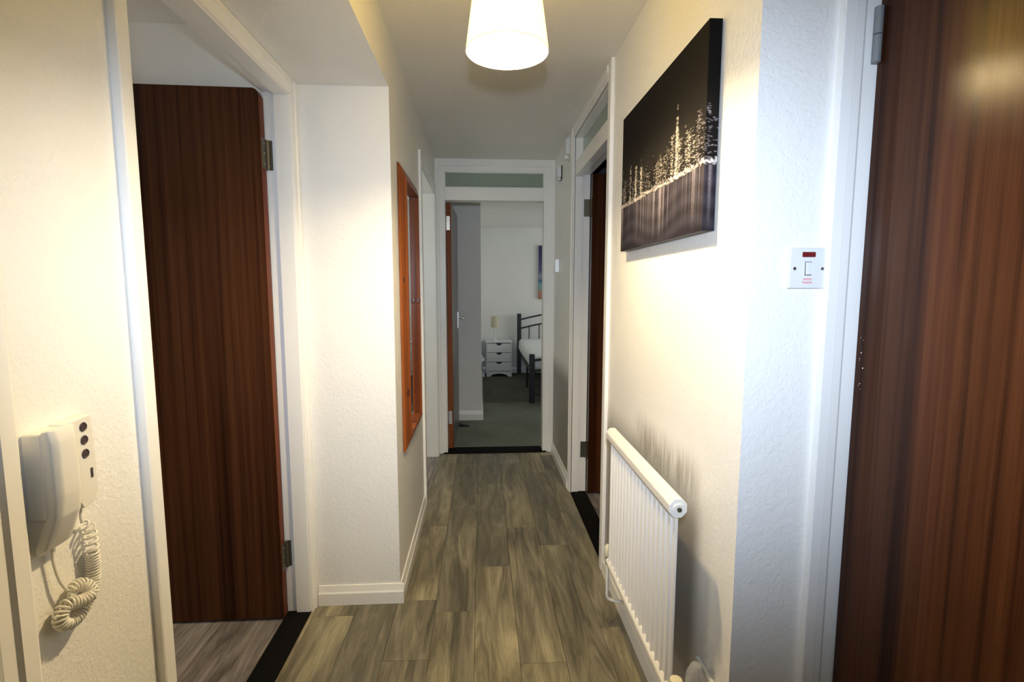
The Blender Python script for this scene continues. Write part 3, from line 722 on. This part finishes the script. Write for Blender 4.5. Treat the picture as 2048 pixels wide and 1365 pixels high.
ic = [(my0 + sw, mz0 + sw), (my1 - sw, mz0 + sw), (my1 - sw, mz1 - sw), (my0 + sw, mz1 - sw)]
for k, nm in enumerate(('rail', 'stile', 'rail', 'stile')): obj(nm, member(oc[k], oc[(k + 1) % 4], ic[k], ic[(k + 1) % 4]), 'pine', mr)
obj('mirror_glass', boxes((L + .004, L + .008, my0 + sw - .01, my1 - sw + .01, mz0 + sw - .01, mz1 - sw + .01)), 'mirror', mr)
for (y, z, rr) in ((my0 + .02, 1.36, .012), (my0 + .035, .86, .016), (my1 - sw - .0005, 1.26, .014)):
    fx = L + .012 + ((y - my0) / sw - .1) / .74 * .019 if y < 2.5 else L + .020
    b2 = lathe([(rr, -.0012), (rr * .6, .0012), (.0001, .0016)], (0, 0, 0), 14, 'X')
    bmesh.ops.scale(b2, vec=(1, 1, 1.4), verts=b2.verts[:])
    ang = math.atan2(.019, .048) if y < 2.5 else math.pi / 2
    bmesh.ops.transform(b2, matrix=Matrix.Translation((fx, y, z)) @ Matrix.Rotation(-ang, 4, 'Z'), verts=b2.verts[:])
    obj('knot', b2, 'knot', mr)

# ------------------------------------------------------------------ intercom handset
iy = .797
ph = thing('intercom_phone', (A, .85, .93), 'ivory intercom handset with coiled cord on the left wall', 'intercom')
obj('base', boxes((A + .0005, A + .030, iy, .850, .962, 1.100, .002)), 'ivory', ph)
bp_ = [(.848, 1.102), (.905, 1.106), (.909, 1.098), (.906, 1.089), (.910, 1.079), (.906, 1.069), (.910, 1.058), (.907, 1.048), (.910, 1.036), (.910, .968), (.898, .952), (.876, .948), (.852, .99)]
bt = obj('button_panel', prism(bp_, 0, A + .0005, A + .024, .0015, 1), 'ivory', ph, True)
for z in (1.088, 1.065, 1.041):
    obj('button', lathe([(.0082, 0), (.0072, .0012), (.0045, -.001), (.0001, -.0018)], (A + .0245, .888, z), 16, 'X'), 'hole', bt, True)
obj('speaker_slot', boxes((A + .0235, A + .0247, .896, .901, .995, 1.012)), 'hole', bt)
# handset: long body with bevelled edges, lower end sweeping back to the wall
side = [(A + .0305, 1.104), (A + .046, 1.106), (A + .050, 1.085), (A + .051, 1.00), (A + .046, .965), (A + .022, .912), (A + .008, .902), (A + .006, .915), (A + .020, .952), (A + .0305, .970)]
bm = bmesh.new(); rings = []
for y, ins in ((iy - .001, .010), (iy + .009, .0), (iy + .040, .0), (iy + .050, .008)):
    cxm = sum(p[0] for p in side) / len(side); czm = sum(p[1] for p in side) / len(side)
    ring = []
    for (x, z) in side:
        k = 1 - ins / .06
        ring.append(bm.verts.new((A + .0305 + (x - A - .0305) * (1 - ins / .03) if x > A + .0306 else x, y, czm + (z - czm) * (1 - ins * .35))))
    rings.append(ring)
n = len(side)
for a_, c_ in zip(rings, rings[1:]):
    for k in range(n): bm.faces.new((a_[k], a_[(k + 1) % n], c_[(k + 1) % n], c_[k]))
bm.faces.new(rings[0]); bm.faces.new(rings[-1][::-1]); bmesh.ops.recalc_face_normals(bm, faces=bm.faces[:])
bmesh.ops.bevel(bm, geom=bm.edges[:], offset=.0025, segments=2, affect='EDGES', profile=.5)
obj('handset', bm, 'ivory', ph, True)
# cord: straight tail, loose turns, tight loop, straight tail into the handset
path = spline([(A + .012, .885, .950), (A + .012, .882, .925), (A + .014, .894, .900), (A + .014, .896, .865), (A + .014, .896, .83), (A + .014, .890, .80), (A + .016, .870, .780),
               (A + .018, .845, .768), (A + .018, .823, .772), (A + .018, .815, .788), (A + .020, .826, .803), (A + .028, .848, .797), (A + .030, .866, .800), (A + .020, .862, .818), (A + .014, .838, .822)], 14)
T_ = []
acc = [0.]
for a_, c_ in zip(path, path[1:]): acc.append(acc[-1] + (c_ - a_).length)
tot = acc[-1]; hel = []; ang = 0.; nrm = Vector((1, 0, 0)); STEP = 1500
pi_ = 0
for q in range(STEP):
    s = tot * q / (STEP - 1)
    while pi_ < len(acc) - 2 and acc[pi_ + 1] < s: pi_ += 1
    f_ = (s - acc[pi_]) / max(acc[pi_ + 1] - acc[pi_], 1e-9); c0 = path[pi_].lerp(path[pi_ + 1], f_)
    tg = (path[pi_ + 1] - path[pi_]).normalized()
    nrm = (nrm - tg * nrm.dot(tg)).normalized(); bn = tg.cross(nrm)
    pitch_ = .0125 if s < .095 else .0052
    ang += 2 * math.pi * (tot / STEP) / pitch_
    rad = .0095 * min(1, max(0, (s - .028) / .012)) * min(1, max(.1, (tot - s) / .012))
    hel.append(c0 + (nrm * math.cos(ang) + bn * math.sin(ang)) * rad)
obj('coiled_cord', tube(hel, .0021, 6), 'ivory', ph, True)
obj('cord_tail', tube(spline([(A + .014, .838, .822), (A + .012, .828, .845), (A + .010, .822, .88), (A + .012, .820, .908)], 8), .0022, 8), 'ivory', ph, True)

# ------------------------------------------------------------------ small fittings at the far end
ch = thing('door_chime', (R - .018, 3.285, 2.14), 'white chime box high on the wall, nearest the right door', 'chime box')
obj('backplate', boxes((R - .010, R - .0005, 3.235, 3.345, 2.135, 2.262, .003)), 'ivory', ch)
obj('cover', boxes((R - .038, R - .010, 3.24, 3.34, 2.16, 2.258, .005, 2)), 'plastic', ch)
obj('sounder', tube([(R - .024, 3.29, 2.162), (R - .024, 3.29, 2.138)], .016, 16), 'ivory', ch)
sn = thing('alarm_sensor', (R - .016, 3.66, 2.09), 'small white sensor box beside the end door frame', 'sensor')
obj('backplate', boxes((R - .008, R - .0005, 3.615, 3.705, 2.085, 2.178, .002)), 'hole', sn)
obj('cover', boxes((R - .036, R - .008, 3.61, 3.70, 2.098, 2.175, .004, 2)), 'plastic', sn)
obj('bracket', boxes((R - .030, R - .006, 3.63, 3.69, 2.082, 2.098, .003)), 'ivory', sn)
ls = thing('light_switch', (R - .006, 3.77, 1.444), 'small light switch on the right wall by the bedroom doorway', 'switch')
obj('plate', boxes((R - .010, R - .0005, 3.727, 3.813, 1.444, 1.530, .002)), 'greyhinge', ls)
obj('rocker', prism([(R - .009, 1.462), (R - .024, 1.464), (R - .013, 1.512), (R - .009, 1.512)], 1, 3.755, 3.785), 'plastic', ls)
obj('side_frame', boxes((R - .028, R - .0005, 3.722, 3.726, 1.440, 1.534, .001)), 'chrome', ls)

# ------------------------------------------------------------------ bedroom furniture
# bedside drawers
bx0, bx1, by0, by1, bh = .060, .452, 7.45, 7.765, .530
bd = thing('bedside_drawers', ((bx0 + bx1) / 2, (by0 + by1) / 2, 0), 'white three drawer bedside cabinet beside the bed', 'drawers')
obj('side_panel', boxes((bx0 + .008, bx0 + .024, by0 + .004, by1, .004, bh - .018)), 'furniture', bd); obj('side_panel', boxes((bx1 - .024, bx1 - .008, by0 + .004, by1, .004, bh - .018)), 'furniture', bd)
obj('top', boxes((bx0, bx1, by0 - .012, by1, bh - .018, bh, .003)), 'furniture', bd)
obj('back', boxes((bx0 + .02, bx1 - .02, by1 - .008, by1, .05, bh - .018)), 'furniture', bd)
zz = [.085, .225, .365, .505]
for k in range(3):
    z0, z1 = zz[k] + .004, zz[k + 1] - .003; xm = (bx0 + bx1) / 2
    arc = [(xm - .042 * math.cos(math.pi * q / 12), z1 - .030 * math.sin(math.pi * q / 12)) for q in range(13)]
    dr = obj('drawer', prism([(bx0 + .026, z0), (bx1 - .026, z0), (bx1 - .026, z1)] + arc[::-1] + [(bx0 + .026, z1)], 1, by0, by0 + .016), 'furniture', bd)
    obj('finger_recess', boxes((xm - .05, xm + .05, by0 + .018, by0 + .022, z1 - .05, z1)), 'dark', dr)
arc = [((bx0 + bx1) / 2 - .13 * math.cos(math.pi * q / 12), .004 + .045 * math.sin(math.pi * q / 12)) for q in range(13)]
obj('plinth', prism([(bx0 + .008, .004)] + arc + [(bx1 - .008, .004), (bx1 - .008, .082), (bx0 + .008, .082)], 1, by0, by0 + .016), 'furniture', bd)
# lamp on the drawers
tl = thing('table_lamp', (.198, 7.57, bh), 'small beige table lamp on the bedside drawers', 'lamp')
obj('base', lathe([(.045, bh), (.045, bh + .010), (.02, bh + .018), (.009, bh + .03)], (.198, 7.57, 0), 24), 'furniture', tl, True)
obj('stem', lathe([(.008, bh + .02), (.011, bh + .05), (.007, bh + .08), (.012, bh + .12), (.007, bh + .16), (.006, bh + .23)], (.198, 7.57, 0), 16), 'furniture', tl, True)
obj('shade', lathe([(.066, bh + .205), (.052, bh + .37), (.0505, bh + .37), (.0645, bh + .205)], (.198, 7.57, 0), 36, closed=True), 'lampbeige', tl, True)

# bed
X1, X2, YB0, YB1 = .572, 1.96, 5.70, 7.70
be = thing('bed', ((X1 + X2) / 2, (YB0 + YB1) / 2, 0), 'black metal bed frame with white bedding in the bedroom', 'bed')
for x in (X1, X2):
    obj('foot_post', boxes((x - .031, x + .031, YB0 - .031, YB0 + .031, .005, .570, .006)), 'black_metal', be)
    obj('head_post', boxes((x - .031, x + .031, YB1 - .031, YB1 + .031, .005, .932, .006)), 'black_metal', be)
def arcrail(z0, rise, y, r=.012):
    pts = [(X1 + (X2 - X1) * q / 24, y, z0 + rise * math.sin(math.pi * q / 24)) for q in range(25)]
    return tube(pts, r, 10)
obj('head_rail', arcrail(.835, .11, YB1), 'black_metal', be, True); obj('head_rail', arcrail(.70, .11, YB1), 'black_metal', be, True)
obj('head_rail', arcrail(.38, 0., YB1), 'black_metal', be, True)
for q in range(1, 9):
    x = X1 + (X2 - X1) * q / 9; zt = .70 + .11 * math.sin(math.pi * q / 9)
    obj('head_bar', tube([(x, YB1, .38), (x, YB1, zt)], .008, 8), 'black_metal', be, True)
obj('foot_rail', arcrail(.495, .06, YB0, .014), 'black_metal', be, True); obj('foot_rail', arcrail(.375, .04, YB0, .012), 'black_metal', be, True); obj('foot_rail', arcrail(.10, 0., YB0, .010), 'black_metal', be, True)
for x in (X1 + .01, X2 - .01): obj('side_rail', boxes((x - .012, x + .012, YB0, YB1, .33, .37)), 'black_metal', be)
obj('centre_leg', tube([(.60, 6.62, .005), (.60, 6.62, .34)], .014, 10), 'black_metal', be)
mt = boxes((.555, X2 + .01, YB0 + .05, YB1 - .02, .375, .545, .05, 3))
bmesh.ops.subdivide_edges(mt, edges=mt.edges[:], cuts=3, use_grid_fill=True)
for v in mt.verts: v.co.z += .006 * math.sin(v.co.x * 23 + v.co.y * 9) ; v.co.x += .006 * math.sin(v.co.y * 17 + v.co.z * 20)
obj('mattress', mt, 'cloth', be, True)
# beach canvas on the bedroom wall
m, t, b = mat('beach_print', (.2, .2, .4), .6)
sp = N(t, 'ShaderNodeSeparateXYZ'); t.links.new(coords(t, kind='Generated'), sp.inputs[0])
t.links.new(ramp(t, sp.outputs[2], [(0., (.38, .16, .09)), (.14, (.40, .18, .10)), (.17, (.22, .30, .26)), (.28, (.16, .32, .33)), (.34, (.02, .10, .22)), (.42, (.28, .27, .36)), (.52, (.09, .08, .20)), (.75, (.035, .03, .13)), (1., (.02, .018, .08))]), b.inputs['Base Color'])
cb = thing('beach_canvas', (1.25, 7.76, 1.155), 'narrow view of a blue and orange beach canvas on the bedroom wall', 'picture')
obj('canvas', boxes((.875, 1.62, 7.742, 7.778, 1.155, 1.962, .002)), m, cb)
# two small sockets on the side of the bedroom wall
for z, lb in ((.33, 'upper white socket low on the bedroom wall edge'), (.12, 'lower white socket low on the bedroom wall edge')):
    q = thing('wall_socket', (-.004, 6.7, z), lb, 'socket', 'sockets on the bedroom wall edge')
    obj('plate', boxes((-.0045, .008, 6.64, 6.78, z, z + .086, .002)), 'plastic', q)
    obj('plug', boxes((.008, .035, 6.67, 6.71, z + .02, z + .06, .003)), 'plastic', q)
